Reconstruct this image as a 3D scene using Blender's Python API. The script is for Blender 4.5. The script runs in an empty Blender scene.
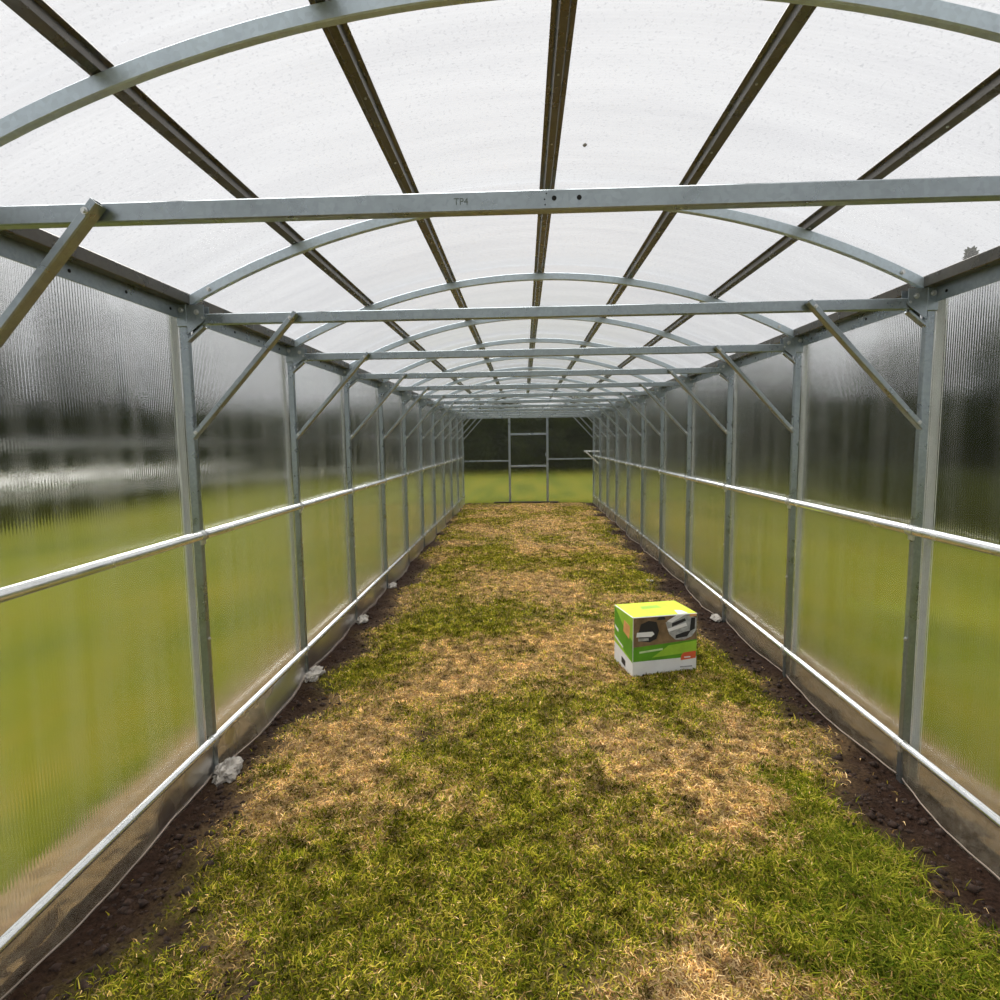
import bpy, bmesh, math, random
import numpy as np
from mathutils import Vector, Matrix, noise
random.seed(7)
rng = np.random.default_rng(11)
SC = bpy.context.scene
COL = SC.collection
PI = math.pi

# ---------------------------------------------------------------- layout
H_CAM = 1.477
BAY = 1.137
Y1 = 2.497                     # second visible frame
NF = 12                        # frames 0..11 (11 = end wall)
def FY(k): return Y1 + BAY * (k - 1)
YEND = FY(11)
YSTART = -0.93
XW = 1.5
Z_MID, Z_BOT, Z_BEAM = 1.081, 0.160, 1.993
Z_SPR, Z_TOP = 2.064, 2.434    # arch centre line at the eave and at the crown
RISE = Z_TOP - Z_SPR
RAD = (XW * XW + RISE * RISE) / (2 * RISE)
ZC = Z_TOP - RAD
def zarc(x, off=0.0): return ZC + math.sqrt((RAD + off) ** 2 - x * x)

# ---------------------------------------------------------------- helpers
def tag(o, label=None, cat=None, group=None, kind=None):
    if label: o['label'] = label
    if cat: o['category'] = cat
    if group: o['group'] = group
    if kind: o['kind'] = kind
    return o
def empty(name, loc=(0, 0, 0), rz=0):
    o = bpy.data.objects.new(name, None); o.empty_display_size = .05
    o.location = loc; o.rotation_euler = (0, 0, rz); COL.objects.link(o); return o
def link(name, me, mat=None, parent=None):
    o = bpy.data.objects.new(name, me); COL.objects.link(o)
    if mat:
        for m in (mat if isinstance(mat, (list, tuple)) else [mat]): me.materials.append(m)
    if parent: o.parent = parent
    return o
def obj(name, bm, mat, parent=None, smooth=False):
    me = bpy.data.meshes.new(name)
    bmesh.ops.recalc_face_normals(bm, faces=bm.faces[:])
    bm.to_mesh(me); bm.free()
    if smooth:
        for p in me.polygons: p.use_smooth = True
    return link(name, me, mat, parent)
def copy_tree(o, parent=None):
    c = o.copy(); COL.objects.link(c)
    if parent is not None: c.parent = parent
    for ch in [x for x in SC.objects if x.parent == o]:
        copy_tree(ch, c)
    return c
def box(bm, c, s, R=None, mi=0, bev=0.0):
    T = Matrix.Translation(Vector(c)) @ (R.to_4x4() if R else Matrix.Identity(4)) @ Matrix.Diagonal((s[0], s[1], s[2], 1))
    r = bmesh.ops.create_cube(bm, size=1.0, matrix=T)
    fs = set(f for v in r['verts'] for f in v.link_faces)
    if bev > 0:
        es = set(e for f in fs for e in f.edges)
        r2 = bmesh.ops.bevel(bm, geom=list(es), offset=bev, segments=1, affect='EDGES')
        fs = set(r2['faces']) | set(f for f in fs if f.is_valid)
    for f in fs:
        if f.is_valid: f.material_index = mi
def rect_prof(w, h, r=0.003):
    a, b = w / 2, h / 2
    return [(-a + r, -b), (a - r, -b), (a, -b + r), (a, b - r), (a - r, b), (-a + r, b), (-a, b - r), (-a, -b + r)]
def circ_prof(r, n=14):
    return [(r * math.cos(2 * PI * i / n), r * math.sin(2 * PI * i / n)) for i in range(n)]
def sweep(bm, pts, prof, side, closed=True, caps=True, mi=0):
    """profile (u along side, v along the third axis) swept along the points"""
    rings = []
    n = len(pts); pts = [Vector(p) for p in pts]
    for i, p in enumerate(pts):
        t = (pts[min(i + 1, n - 1)] - pts[max(i - 1, 0)]).normalized()
        s = Vector(side); s = (s - t * s.dot(t)).normalized(); w = t.cross(s)
        if w.z < 0: w = -w
        rings.append([bm.verts.new(p + s * u + w * v) for u, v in prof])
    m = len(prof)
    for a, b in zip(rings, rings[1:]):
        for j in range(m if closed else m - 1):
            f = bm.faces.new((a[j], a[(j + 1) % m], b[(j + 1) % m], b[j])); f.material_index = mi
    if caps and closed:
        bm.faces.new(rings[0]).material_index = mi; bm.faces.new(rings[-1]).material_index = mi
def hollow(bm, p0, p1, prof, side, wall=0.85):
    """tube with open ends"""
    sweep(bm, [p0, p1], prof, side, caps=False)
    inner = [(u * wall, v * wall) for u, v in prof]
    p0 = Vector(p0); p1 = Vector(p1); t = (p1 - p0).normalized()
    sweep(bm, [p0, p0 + t * .06], inner, side, caps=False)
    sweep(bm, [p1, p1 - t * .06], inner, side, caps=False)
    s = Vector(side); s = (s - t * s.dot(t)).normalized(); w = t.cross(s)
    if w.z < 0: w = -w
    m = len(prof)
    for p in (p0, p1):
        a = [bm.verts.new(p + s * u + w * v) for u, v in prof]; b = [bm.verts.new(p + s * u + w * v) for u, v in inner]
        for j in range(m): bm.faces.new((a[j], a[(j + 1) % m], b[(j + 1) % m], b[j]))
def cyl(bm, c, r, h, axis='Y', n=10, r2=None):
    R = {'X': Matrix.Rotation(PI / 2, 4, 'Y'), 'Y': Matrix.Rotation(PI / 2, 4, 'X'), 'Z': Matrix.Identity(4)}[axis]
    bmesh.ops.create_cone(bm, cap_ends=True, segments=n, radius1=r, radius2=r if r2 is None else r2, depth=h, matrix=Matrix.Translation(Vector(c)) @ R)
def bolt(name, c, axis, parent, r=.007, mat=None):
    bm = bmesh.new()
    cyl(bm, (0, 0, 0), r * 1.6, .0025, axis, 12)
    off = {'X': (.003, 0, 0), 'Y': (0, .003, 0), 'Z': (0, 0, .003)}[axis]
    cyl(bm, off, r, .006, axis, 6); cyl(bm, (-off[0], -off[1], -off[2]), r, .006, axis, 6)
    o = obj(name, bm, mat or M_BOLT, parent); o.location = c; return o

# ---------------------------------------------------------------- materials
def new_mat(name):
    m = bpy.data.materials.new(name); m.use_nodes = True
    nt = m.node_tree; nt.nodes.clear()
    out = nt.nodes.new('ShaderNodeOutputMaterial')
    return m, nt, out
def N(nt, t, **kw):
    n = nt.nodes.new(t)
    for k, v in kw.items():
        if k.startswith('i_'):
            n.inputs[k[2:].replace('_', ' ')].default_value = v
        else: setattr(n, k, v)
    return n
def ramp(nt, stops, src):
    r = nt.nodes.new('ShaderNodeValToRGB'); e = r.color_ramp.elements
    while len(e) < len(stops): e.new(.5)
    for q, (p, c) in zip(e, stops): q.position = p; q.color = (*c, 1) if len(c) == 3 else c
    nt.links.new(src, r.inputs[0]); return r
def coords(nt, scale=(1, 1, 1), kind='Object'):
    tc = nt.nodes.new('ShaderNodeTexCoord'); mp = nt.nodes.new('ShaderNodeMapping'); mp.inputs['Scale'].default_value = scale
    nt.links.new(tc.outputs[kind], mp.inputs[0]); return mp.outputs[0]
def noise_tex(nt, vec, scale, detail=3, rough=.6):
    n = nt.nodes.new('ShaderNodeTexNoise'); n.inputs['Scale'].default_value = scale; n.inputs['Detail'].default_value = detail
    n.inputs['Roughness'].default_value = rough; nt.links.new(vec, n.inputs['Vector']); return n.outputs['Fac']
def simple(name, col, rough=.7, metal=0.0, noise_amt=.15, scale=20, bump=0.0, spec=.5):
    m, nt, out = new_mat(name)
    b = N(nt, 'ShaderNodeBsdfPrincipled'); b.inputs['Roughness'].default_value = rough; b.inputs['Metallic'].default_value = metal
    b.inputs['Specular IOR Level'].default_value = spec
    f = noise_tex(nt, coords(nt), scale)
    lo = tuple(c * (1 - noise_amt) for c in col); hi = tuple(min(1, c * (1 + noise_amt)) for c in col)
    r = ramp(nt, [(.3, lo), (.7, hi)], f); nt.links.new(r.outputs[0], b.inputs['Base Color'])
    if bump:
        bp = N(nt, 'ShaderNodeBump'); bp.inputs['Strength'].default_value = bump; bp.inputs['Distance'].default_value = .01
        nt.links.new(f, bp.inputs['Height']); nt.links.new(bp.outputs[0], b.inputs['Normal'])
    nt.links.new(b.outputs[0], out.inputs[0]); return m
def galv(name, col, metal=.75, rough=.38, amt=.16):
    m, nt, out = new_mat(name)
    b = N(nt, 'ShaderNodeBsdfPrincipled'); b.inputs['Metallic'].default_value = metal
    v = coords(nt)
    vo = nt.nodes.new('ShaderNodeTexVoronoi'); vo.inputs['Scale'].default_value = 90; nt.links.new(v, vo.inputs['Vector'])
    f1 = noise_tex(nt, v, 9, 4)
    mx = N(nt, 'ShaderNodeMath', operation='MULTIPLY_ADD'); nt.links.new(vo.outputs['Color'], mx.inputs[0]); mx.inputs[1].default_value = .35; nt.links.new(f1, mx.inputs[2])
    r = ramp(nt, [(.35, tuple(c * (1 - amt) for c in col)), (.95, tuple(c * (1 + amt) for c in col))], mx.outputs[0])
    nt.links.new(r.outputs[0], b.inputs['Base Color'])
    r2 = ramp(nt, [(.3, (rough - .1,) * 3), (.8, (rough + .14,) * 3)], f1); nt.links.new(r2.outputs[0], b.inputs['Roughness'])
    nt.links.new(b.outputs[0], out.inputs[0]); return m
M_GALV = galv('galvanised_steel', (.31, .35, .37), .85, .32)
M_ARCH = galv('galvanised_arch', (.50, .575, .63), .6, .40)
M_PURL = galv('galvanised_purlin_backlit', (.14, .13, .115), .75, .3)  # backlit shade of the purlins put into a darker base colour
M_TUBE = galv('bright_zinc_tube', (.82, .83, .82), .9, .22, .08)
M_BOLT = galv('zinc_bolt', (.62, .63, .62), .8, .3)
M_DARK = simple('dark_hole', (.01, .01, .01), .9)
M_FLANGE = simple('pale_joint_strip', (.82, .84, .80), .5, 0, .05)

def sheet_mat(name, kind):
    m, nt, out = new_mat(name)
    tc = nt.nodes.new('ShaderNodeTexCoord')
    def mp(scale):
        q = nt.nodes.new('ShaderNodeMapping'); q.inputs['Scale'].default_value = scale; nt.links.new(tc.outputs['Object'], q.inputs[0]); return q.outputs[0]
    if kind == 'roof':
        streak = noise_tex(nt, mp((.7, 6, 1.2)), 1.0, 4, .65)        # long streaks that follow the flutes over the arch
        drops = noise_tex(nt, mp((1, 1, 1)), 95, 2, .6)
        st = ramp(nt, [(.28, (.93, .932, .94)), (.62, (.985, .987, .99))], streak)
        dr = ramp(nt, [(.30, (.84, .84, .85)), (.40, (1, 1, 1))], drops)
        mul = N(nt, 'ShaderNodeMix', data_type='RGBA', blend_type='MULTIPLY'); mul.inputs[0].default_value = .8
        nt.links.new(st.outputs[0], mul.inputs[6]); nt.links.new(dr.outputs[0], mul.inputs[7])
        # tiny flutes of the twin-wall sheet
        wv = nt.nodes.new('ShaderNodeTexWave'); wv.bands_direction = 'Y'; wv.inputs['Scale'].default_value = 14; wv.inputs['Distortion'].default_value = .3
        nt.links.new(mp((1, 1, 1)), wv.inputs['Vector'])
        wr = ramp(nt, [(.0, (.975, .975, .975)), (.5, (1, 1, 1))], wv.outputs['Fac'])
        mul2 = N(nt, 'ShaderNodeMix', data_type='RGBA', blend_type='MULTIPLY'); mul2.inputs[0].default_value = 1
        nt.links.new(mul.outputs[2], mul2.inputs[6]); nt.links.new(wr.outputs[0], mul2.inputs[7])
        tr = N(nt, 'ShaderNodeBsdfTransparent'); nt.links.new(mul2.outputs[2], tr.inputs[0])
        tl = N(nt, 'ShaderNodeBsdfTranslucent'); tl.inputs[0].default_value = (.9, .9, .9, 1)
        mix = N(nt, 'ShaderNodeMixShader'); mix.inputs[0].default_value = .05
        nt.links.new(tr.outputs[0], mix.inputs[1]); nt.links.new(tl.outputs[0], mix.inputs[2])
        gl = N(nt, 'ShaderNodeBsdfGlossy'); gl.inputs['Roughness'].default_value = .18
        fr = N(nt, 'ShaderNodeFresnel'); fr.inputs['IOR'].default_value = 1.25
        m2 = N(nt, 'ShaderNodeMixShader'); ge = N(nt, 'ShaderNodeNewGeometry'); sb = N(nt, 'ShaderNodeMath', operation='SUBTRACT', use_clamp=True)
        nt.links.new(fr.outputs[0], sb.inputs[0]); nt.links.new(ge.outputs['Backfacing'], sb.inputs[1]); nt.links.new(sb.outputs[0], m2.inputs[0])
        nt.links.new(mix.outputs[0], m2.inputs[1]); nt.links.new(gl.outputs[0], m2.inputs[2]); nt.links.new(m2.outputs[0], out.inputs[0])
        return m
    # walls: damp twin-wall sheet that blurs what stands behind it
    vert = noise_tex(nt, mp((7, 7, .35)), 1.6, 5, .6)              # run marks down the sheet
    spk = noise_tex(nt, mp((1, 1, 1)), 130, 2, .6)
    wv = nt.nodes.new('ShaderNodeTexWave'); wv.bands_direction = 'Y' if kind == 'side' else 'X'; wv.inputs['Scale'].default_value = 26; wv.inputs['Distortion'].default_value = .2
    nt.links.new(mp((1, 1, 1)), wv.inputs['Vector'])
    add = N(nt, 'ShaderNodeMath', operation='MULTIPLY_ADD'); nt.links.new(spk, add.inputs[0]); add.inputs[1].default_value = .6; nt.links.new(wv.outputs['Fac'], add.inputs[2])
    bp = N(nt, 'ShaderNodeBump'); bp.inputs['Strength'].default_value = .10; bp.inputs['Distance'].default_value = .003; nt.links.new(add.outputs[0], bp.inputs['Height'])
    p = N(nt, 'ShaderNodeBsdfPrincipled'); p.inputs['Transmission Weight'].default_value = 1; p.inputs['IOR'].default_value = 1.24
    colr = ramp(nt, [(.3, (.93, .94, .93)), (.7, (.99, .99, .985))], vert); nt.links.new(colr.outputs[0], p.inputs['Base Color'])
    lo, hi = (.08, .16) if kind == 'side' else (.06, .10)
    rr = ramp(nt, [(.3, (lo,) * 3), (.7, (hi,) * 3)], vert); nt.links.new(rr.outputs[0], p.inputs['Roughness'])
    nt.links.new(bp.outputs[0], p.inputs['Normal'])
    tr = N(nt, 'ShaderNodeBsdfTransparent'); tr.inputs[0].default_value = (.93, .94, .93, 1)
    m1 = N(nt, 'ShaderNodeMixShader'); m1.inputs[0].default_value = .88 if kind == 'side' else .5
    nt.links.new(tr.outputs[0], m1.inputs[1]); nt.links.new(p.outputs[0], m1.inputs[2])
    tl = N(nt, 'ShaderNodeBsdfTranslucent'); tl.inputs[0].default_value = (.8, .8, .78, 1)
    df = N(nt, 'ShaderNodeBsdfDiffuse'); df.inputs[0].default_value = (.55, .55, .53, 1)
    m0 = N(nt, 'ShaderNodeMixShader'); m0.inputs[0].default_value = .5; nt.links.new(tl.outputs[0], m0.inputs[1]); nt.links.new(df.outputs[0], m0.inputs[2])
    hz = ramp(nt, [(.38, (.006,) * 3), (.72, (.055,) * 3)], vert)
    m2 = N(nt, 'ShaderNodeMixShader'); nt.links.new(hz.outputs[0], m2.inputs[0]) if kind == 'side' else setattr(m2.inputs[0], 'default_value', .01)
    nt.links.new(m1.outputs[0], m2.inputs[1]); nt.links.new(m0.outputs[0], m2.inputs[2]); nt.links.new(m2.outputs[0], out.inputs[0])
    return m
M_WALL = sheet_mat('damp_twin_wall_sheet', 'side')
M_END = sheet_mat('clear_end_sheet', 'end')
M_ROOF = sheet_mat('roof_twin_wall_sheet', 'roof')

# ---------------------------------------------------------------- ground fields (real patches of dry grass and bare soil)
TAN = [(-0.88, 2.789, .30, 1), (-0.652, 3.248, .22, .8), (-0.462, 3.694, .22, .9), (0.22, 5.37, .45, 1), (0.057, 6.157, .4, .8), (0.67, 2.545, .24, 1.1),
       (0.362, 2.13, .16, .7), (.95, 2.95, .25, .9), (-1.069, 2.149, .08, 1), (-0.5, 9.66, .6, .7), (0.5, 10.8, .6, .7), (-0.458, 1.631, .12, .6),
       (-0.96, 1.532, .1, .5), (0.361, 1.487, .14, .8), (-1.171, 3.242, .14, .7), (0.78, 2.325, .17, .9), (0.446, 4.272, .25, .8), (-.1, 4.2, .2, .6), (-.7, 6.4, .3, .6), (0, 12.6, .8, .8), (.3, 7.8, .5, .6)]
GRN = [(-1.217, 1.838, .16, .8), (-0.671, 1.539, .2, .7), (-0.241, 3.009, .22, .8), (-0.44, 1.902, .2, .8), (1.08, 2.036, .24, 1.3), (1.01, 1.6, .28, 1.2), (1.041, 2.45, .16, .9),
       (0.543, 3.26, .16, .7), (-0.131, 2.309, .2, .8), (-1.2, 3.55, .12, 1), (0.001, 1.778, .2, .7), (0.221, 1.6, .13, .5), (-0.724, 4.763, .35, .8), (-0.419, 7.534, .4, .6),
       (0.817, 7.183, .35, .6), (1.1, 3.9, .22, .9), (1.0, 5.8, .3, .6), (-0.598, 2.608, .14, .5), (0.703, 1.794, .22, .9)]
SOIL = [(0.035, 1.464, .08, .5), (1.25, 1.69, .12, .7), (-0.588, 2.843, .07, .9), (-1.16, 1.6, .12, .8), (1.22, 4.756, .12, .7), (1.165, 5.724, .12, .8), (-0.886, 1.44, .1, .6), (-1.15, 5.6, .1, .6), (-1.2, 7.2, .12, .6), (1.15, 8.2, .14, .7), (-.9, 13.2, .3, .6), (.9, 13.3, .3, .5)]
def blobs(L, x, y):
    s = np.zeros_like(x)
    for bx, by, r, w in L: s += w * np.exp(-((x - bx) ** 2 + (y - by) ** 2) / (r * r * 1.3))
    return s
def vnoise(x, y, sc, seed):
    r = np.random.default_rng(seed); G = r.random((256, 256))
    fx = x * sc + 50.3; fy = y * sc + 17.7
    ix = np.floor(fx).astype(int); iy = np.floor(fy).astype(int); u = fx - ix; v = fy - iy
    u = u * u * (3 - 2 * u); v = v * v * (3 - 2 * v)
    g = lambda a, b: G[a % 256, b % 256]
    return (g(ix, iy) * (1 - u) + g(ix + 1, iy) * u) * (1 - v) + (g(ix, iy + 1) * (1 - u) + g(ix + 1, iy + 1) * u) * v
def fbm(x, y, sc, seed, n=4):
    s = 0; a = .5
    for i in range(n): s = s + a * vnoise(x, y, sc * 2 ** i, seed + i); a *= .5
    return s / (1 - .5 ** n)
def soil_f(x, y):
    wl = .27 + .30 * (fbm(y * 0 + .5, y, 2.3, 3) - .5) * 2 + .05 * (vnoise(x, y, 14, 9) - .5)
    wr = .25 + .28 * (fbm(y * 0 + 7.5, y, 2.3, 5) - .5) * 2 + .05 * (vnoise(x, y, 14, 8) - .5)
    wl = wl - .022 * np.clip(y - 2.5, 0, 8); wr = wr - .008 * np.clip(y - 4, 0, 8)
    dl = x + XW; dr = XW - x
    s = np.maximum(1 / (1 + np.exp((dl - wl) / .05)), 1 / (1 + np.exp((dr - wr) / .05)))
    s = np.maximum(s, 1 / (1 + np.exp((YEND - .22 - y) / -.05 * -1 * -1)) * 0 + np.clip((y - (YEND - .25)) / .1, 0, 1))
    b = blobs(SOIL, x, y) * (.4 + 1.1 * vnoise(x, y, 11, 21))
    return np.clip(np.maximum(s, b), 0, 1)
def dry_f(x, y):
    f = .545 + .95 * (fbm(x, y, 2.3, 31) - .5) * 2 + .5 * (fbm(x, y, 9, 41) - .5) * 2
    f = f + .62 * blobs(TAN, x, y) - .62 * blobs(GRN, x, y)
    return np.clip(f, 0, 1)
def height_f(x, y):
    s = soil_f(x, y)
    z = .010 + .03 * (fbm(x, y, 1.7, 51) - .5) + .030 * (fbm(x, y, 9, 61) - .5)
    z = z * (1 - s) + s * (-.012 + .05 * (fbm(x, y, 12, 71) - .5) + .03 * (fbm(x, y, 28, 81) - .5))
    return z
def grid_mesh(name, xs, ys, zf, attrs=None):
    X, Y = np.meshgrid(xs, ys); Z = zf(X, Y)
    nx, ny = len(xs), len(ys)
    co = np.stack([X, Y, Z], -1).reshape(-1, 3)
    a = (np.arange(ny - 1)[:, None] * nx + np.arange(nx - 1)[None, :]).reshape(-1)
    F = np.stack([a, a + 1, a + 1 + nx, a + nx], -1)
    me = raw_mesh(name, co, F)
    for k, fn in (attrs or {}).items():
        at = me.attributes.new(k, 'FLOAT', 'POINT'); at.data.foreach_set('value', fn(X, Y).reshape(-1).astype(np.float32))
    me.polygons.foreach_set('use_smooth', np.ones(len(F), bool)); return me
def raw_mesh(name, co, F):
    me = bpy.data.meshes.new(name); k = F.shape[1]
    me.vertices.add(len(co)); me.vertices.foreach_set('co', co.astype(np.float32).reshape(-1))
    me.loops.add(F.size); me.loops.foreach_set('vertex_index', F.astype(np.int32).reshape(-1))
    me.polygons.add(len(F)); me.polygons.foreach_set('loop_start', np.arange(0, F.size, k, dtype=np.int32)); me.polygons.foreach_set('loop_total', np.full(len(F), k, np.int32))
    me.update(calc_edges=True); return me

# floor inside
def floor_mat():
    m, nt, out = new_mat('patchy_lawn_and_soil')
    b = N(nt, 'ShaderNodeBsdfPrincipled'); b.inputs['Roughness'].default_value = .95; b.inputs['Specular IOR Level'].default_value = .15
    v = coords(nt)
    n1 = noise_tex(nt, v, 70, 4, .7); n2 = noise_tex(nt, v, 22, 3, .6)
    dry = N(nt, 'ShaderNodeAttribute', attribute_name='dry'); soil = N(nt, 'ShaderNodeAttribute', attribute_name='soil')
    g = ramp(nt, [(.35, (.045, .035, .012)), (.7, (.24, .22, .03))], n1)
    t = ramp(nt, [(.3, (.20, .12, .055)), (.7, (.60, .41, .20))], n1)
    s = ramp(nt, [(.3, (.012, .006, .004)), (.75, (.055, .028, .017))], n1)
    mm = N(nt, 'ShaderNodeMath', operation='MULTIPLY_ADD'); nt.links.new(n2, mm.inputs[0]); mm.inputs[1].default_value = .8; mm.inputs[2].default_value = -.4
    ad = N(nt, 'ShaderNodeMath', operation='ADD', use_clamp=True); nt.links.new(dry.outputs['Fac'], ad.inputs[0]); nt.links.new(mm.outputs[0], ad.inputs[1])
    m1 = N(nt, 'ShaderNodeMix', data_type='RGBA'); nt.links.new(ad.outputs[0], m1.inputs[0]); nt.links.new(g.outputs[0], m1.inputs[6]); nt.links.new(t.outputs[0], m1.inputs[7])
    m2 = N(nt, 'ShaderNodeMix', data_type='RGBA'); nt.links.new(soil.outputs['Fac'], m2.inputs[0]); nt.links.new(m1.outputs[2], m2.inputs[6]); nt.links.new(s.outputs[0], m2.inputs[7])
    nt.links.new(m2.outputs[2], b.inputs['Base Color'])
    bp = N(nt, 'ShaderNodeBump'); bp.inputs['Strength'].default_value = .8; bp.inputs['Distance'].default_value = .02
    nt.links.new(n1, bp.inputs['Height']); nt.links.new(bp.outputs[0], b.inputs['Normal']); nt.links.new(b.outputs[0], out.inputs[0])
    return m
me = grid_mesh('floor', np.linspace(-1.62, 1.62, 163), np.linspace(YSTART, YEND + .05, 640), height_f, {'dry': dry_f, 'soil': soil_f})
tag(link('floor', me, floor_mat()), kind='structure')

# grass blades: bent three-segment blades, one colour each
def blades_mat(name, trans=.25):
    m, nt, out = new_mat(name)
    a = N(nt, 'ShaderNodeAttribute', attribute_name='tint')
    d = N(nt, 'ShaderNodeBsdfDiffuse'); t = N(nt, 'ShaderNodeBsdfTranslucent')
    nt.links.new(a.outputs['Color'], d.inputs[0]); nt.links.new(a.outputs['Color'], t.inputs[0])
    mx = N(nt, 'ShaderNodeMixShader'); mx.inputs[0].default_value = trans
    nt.links.new(d.outputs[0], mx.inputs[1]); nt.links.new(t.outputs[0], mx.inputs[2]); nt.links.new(mx.outputs[0], out.inputs[0]); return m
def blades(name, x, y, L, W, lean, cols, mat, sink=.004):
    n = len(x); z = height_f(x, y) - sink
    th = rng.random(n) * 2 * PI; dx, dy = np.cos(th), np.sin(th)
    ph = rng.random(n) * PI; sx, sy = np.cos(ph), np.sin(ph)
    P = []
    for fr, wd in ((0, 1), (.5, .8), (1, .12)):
        out_ = L * np.sin(lean * fr) * fr; up = L * fr * np.cos(lean * fr)
        cx = x + dx * out_; cy = y + dy * out_; cz = z + up
        P.append(np.stack([cx - sx * W * wd / 2, cy - sy * W * wd / 2, cz], -1)); P.append(np.stack([cx + sx * W * wd / 2, cy + sy * W * wd / 2, cz], -1))
    co = np.stack(P, 1).reshape(-1, 3)
    b = np.arange(n)[:, None] * 6
    F = np.concatenate([b + np.array([0, 1, 3, 2]), b + np.array([2, 3, 5, 4])], 0)
    me = raw_mesh(name, co, F)
    at = me.attributes.new('tint', 'FLOAT_COLOR', 'POINT')
    c = np.repeat(np.concatenate([cols, np.ones((n, 1))], 1), 6, 0)
    at.data.foreach_set('color', c.astype(np.float32).reshape(-1))
    return link(name, me, mat)
def scatter(n, y0, y1, power=1.0):
    u = rng.random(n); y = y0 + (y1 - y0) * u ** power; x = (rng.random(n) * 2 - 1) * 1.46
    return x, y
MB = blades_mat('grass_blades')
def pick(pal, idx): return np.array(pal)[idx]
GREEN = [(.13, .15, .010), (.20, .215, .014), (.33, .33, .025), (.44, .385, .035), (.08, .11, .008), (.54, .45, .07)]
STRAW = [(.62, .42, .17), (.78, .56, .26), (.50, .31, .12), (.86, .66, .36), (.30, .17, .07), (.62, .50, .13)]
xs, ys = [], []
for n, a, b in ((130000, 1.2, 2.6), (110000, 2.6, 4.6), (90000, 4.6, 8), (60000, 8, YEND - .2)):
    x, y = scatter(n, a, b); xs.append(x); ys.append(y)
x = np.concatenate(xs); y = np.concatenate(ys)
so = soil_f(x, y); dr = dry_f(x, y)
keep = rng.random(len(x)) > np.clip(so * 1.25, 0, .996); x, y, so, dr = x[keep], y[keep], so[keep], dr[keep]
isdry = rng.random(len(x)) < np.clip(dr * 1.0 + .03, .13, .97)
far = np.clip((y - 1.5) / 8, 0, 1)
lush = np.clip(blobs([(1.1, 1.95, .3, 1), (1.0, 1.5, .3, 1), (.9, 2.45, .18, .6)], x, y), 0, 1)
g = ~isdry
Lg = (.014 + .020 * rng.random(len(x)) + .032 * lush) * (1 + .3 * far); Wg = (.0034 + .0028 * rng.random(len(x))) * (1 + 1.6 * far)
clump = np.clip(-.25 + 2.4 * fbm(x, y, 22, 201, 3), .14, 1.6)[:, None]
cg = pick(GREEN, rng.integers(0, 6, len(x))) * (.7 + .6 * rng.random((len(x), 1))) * clump
cg = cg * (1 - lush[:, None] * .3) + lush[:, None] * .24 * np.array([.17, .30, .03])
cs = np.array([1.06, 1, .92]) * pick(STRAW, rng.integers(0, 6, len(x))) * (.6 + .6 * rng.random((len(x), 1))) * clump
tag(blades('grass', x[g], y[g], Lg[g], Wg[g], .5 + .9 * rng.random(g.sum()), cg[g], MB), 'short patchy green grass and moss covering the greenhouse floor', 'grass', kind='stuff')
tag(blades('dry_grass', x[isdry], y[isdry], Lg[isdry] * .95, Wg[isdry] * .95, 1.0 + .45 * rng.random(isdry.sum()), cs[isdry], MB), 'dried straw coloured grass lying in patches between the green grass', 'dry grass', kind='stuff')
# soil crumbs in the trenches
def crumbs():
    n = 9000; y = 1.1 + (YEND - 1.3) * rng.random(n * 3) ** 1.5; x = (rng.random(n * 3) * 2 - 1) * 1.47
    k = rng.random(n * 3) < np.clip(soil_f(x, y), .0, 1) ** 2; x = x[k][:n]; y = y[k][:n]; n = len(x)
    base = np.array([(1, 0, 0), (-1, 0, 0), (0, 1, 0), (0, -1, 0), (0, 0, 1), (0, 0, -1)], float)
    tri = np.array([(0, 2, 4), (2, 1, 4), (1, 3, 4), (3, 0, 4), (2, 0, 5), (1, 2, 5), (3, 1, 5), (0, 3, 5)])
    r = .004 + .013 * rng.random(n) ** 3 + .004 * rng.random(n)
    jit = base[None] + .45 * (rng.random((n, 6, 3)) - .5)
    co = jit * r[:, None, None] * np.array([1.2, 1.2, .8]); a = rng.random(n) * 6.28
    c, s = np.cos(a)[:, None], np.sin(a)[:, None]
    X = co[..., 0] * c - co[..., 1] * s; Y = co[..., 0] * s + co[..., 1] * c
    z = height_f(x, y)
    P = np.stack([X + x[:, None], Y + y[:, None], co[..., 2] + z[:, None]], -1).reshape(-1, 3)
    F = (tri[None] + np.arange(n)[:, None, None] * 6).reshape(-1, 3)
    return raw_mesh('soil_crumbs', P, F)
M_SOIL = simple('dark_soil', (.035, .018, .011), .95, 0, .6, 60)
tag(link('soil_crumbs', crumbs(), M_SOIL), 'loose dark brown soil crumbs in the trenches along both walls', 'soil', kind='stuff')

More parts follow.
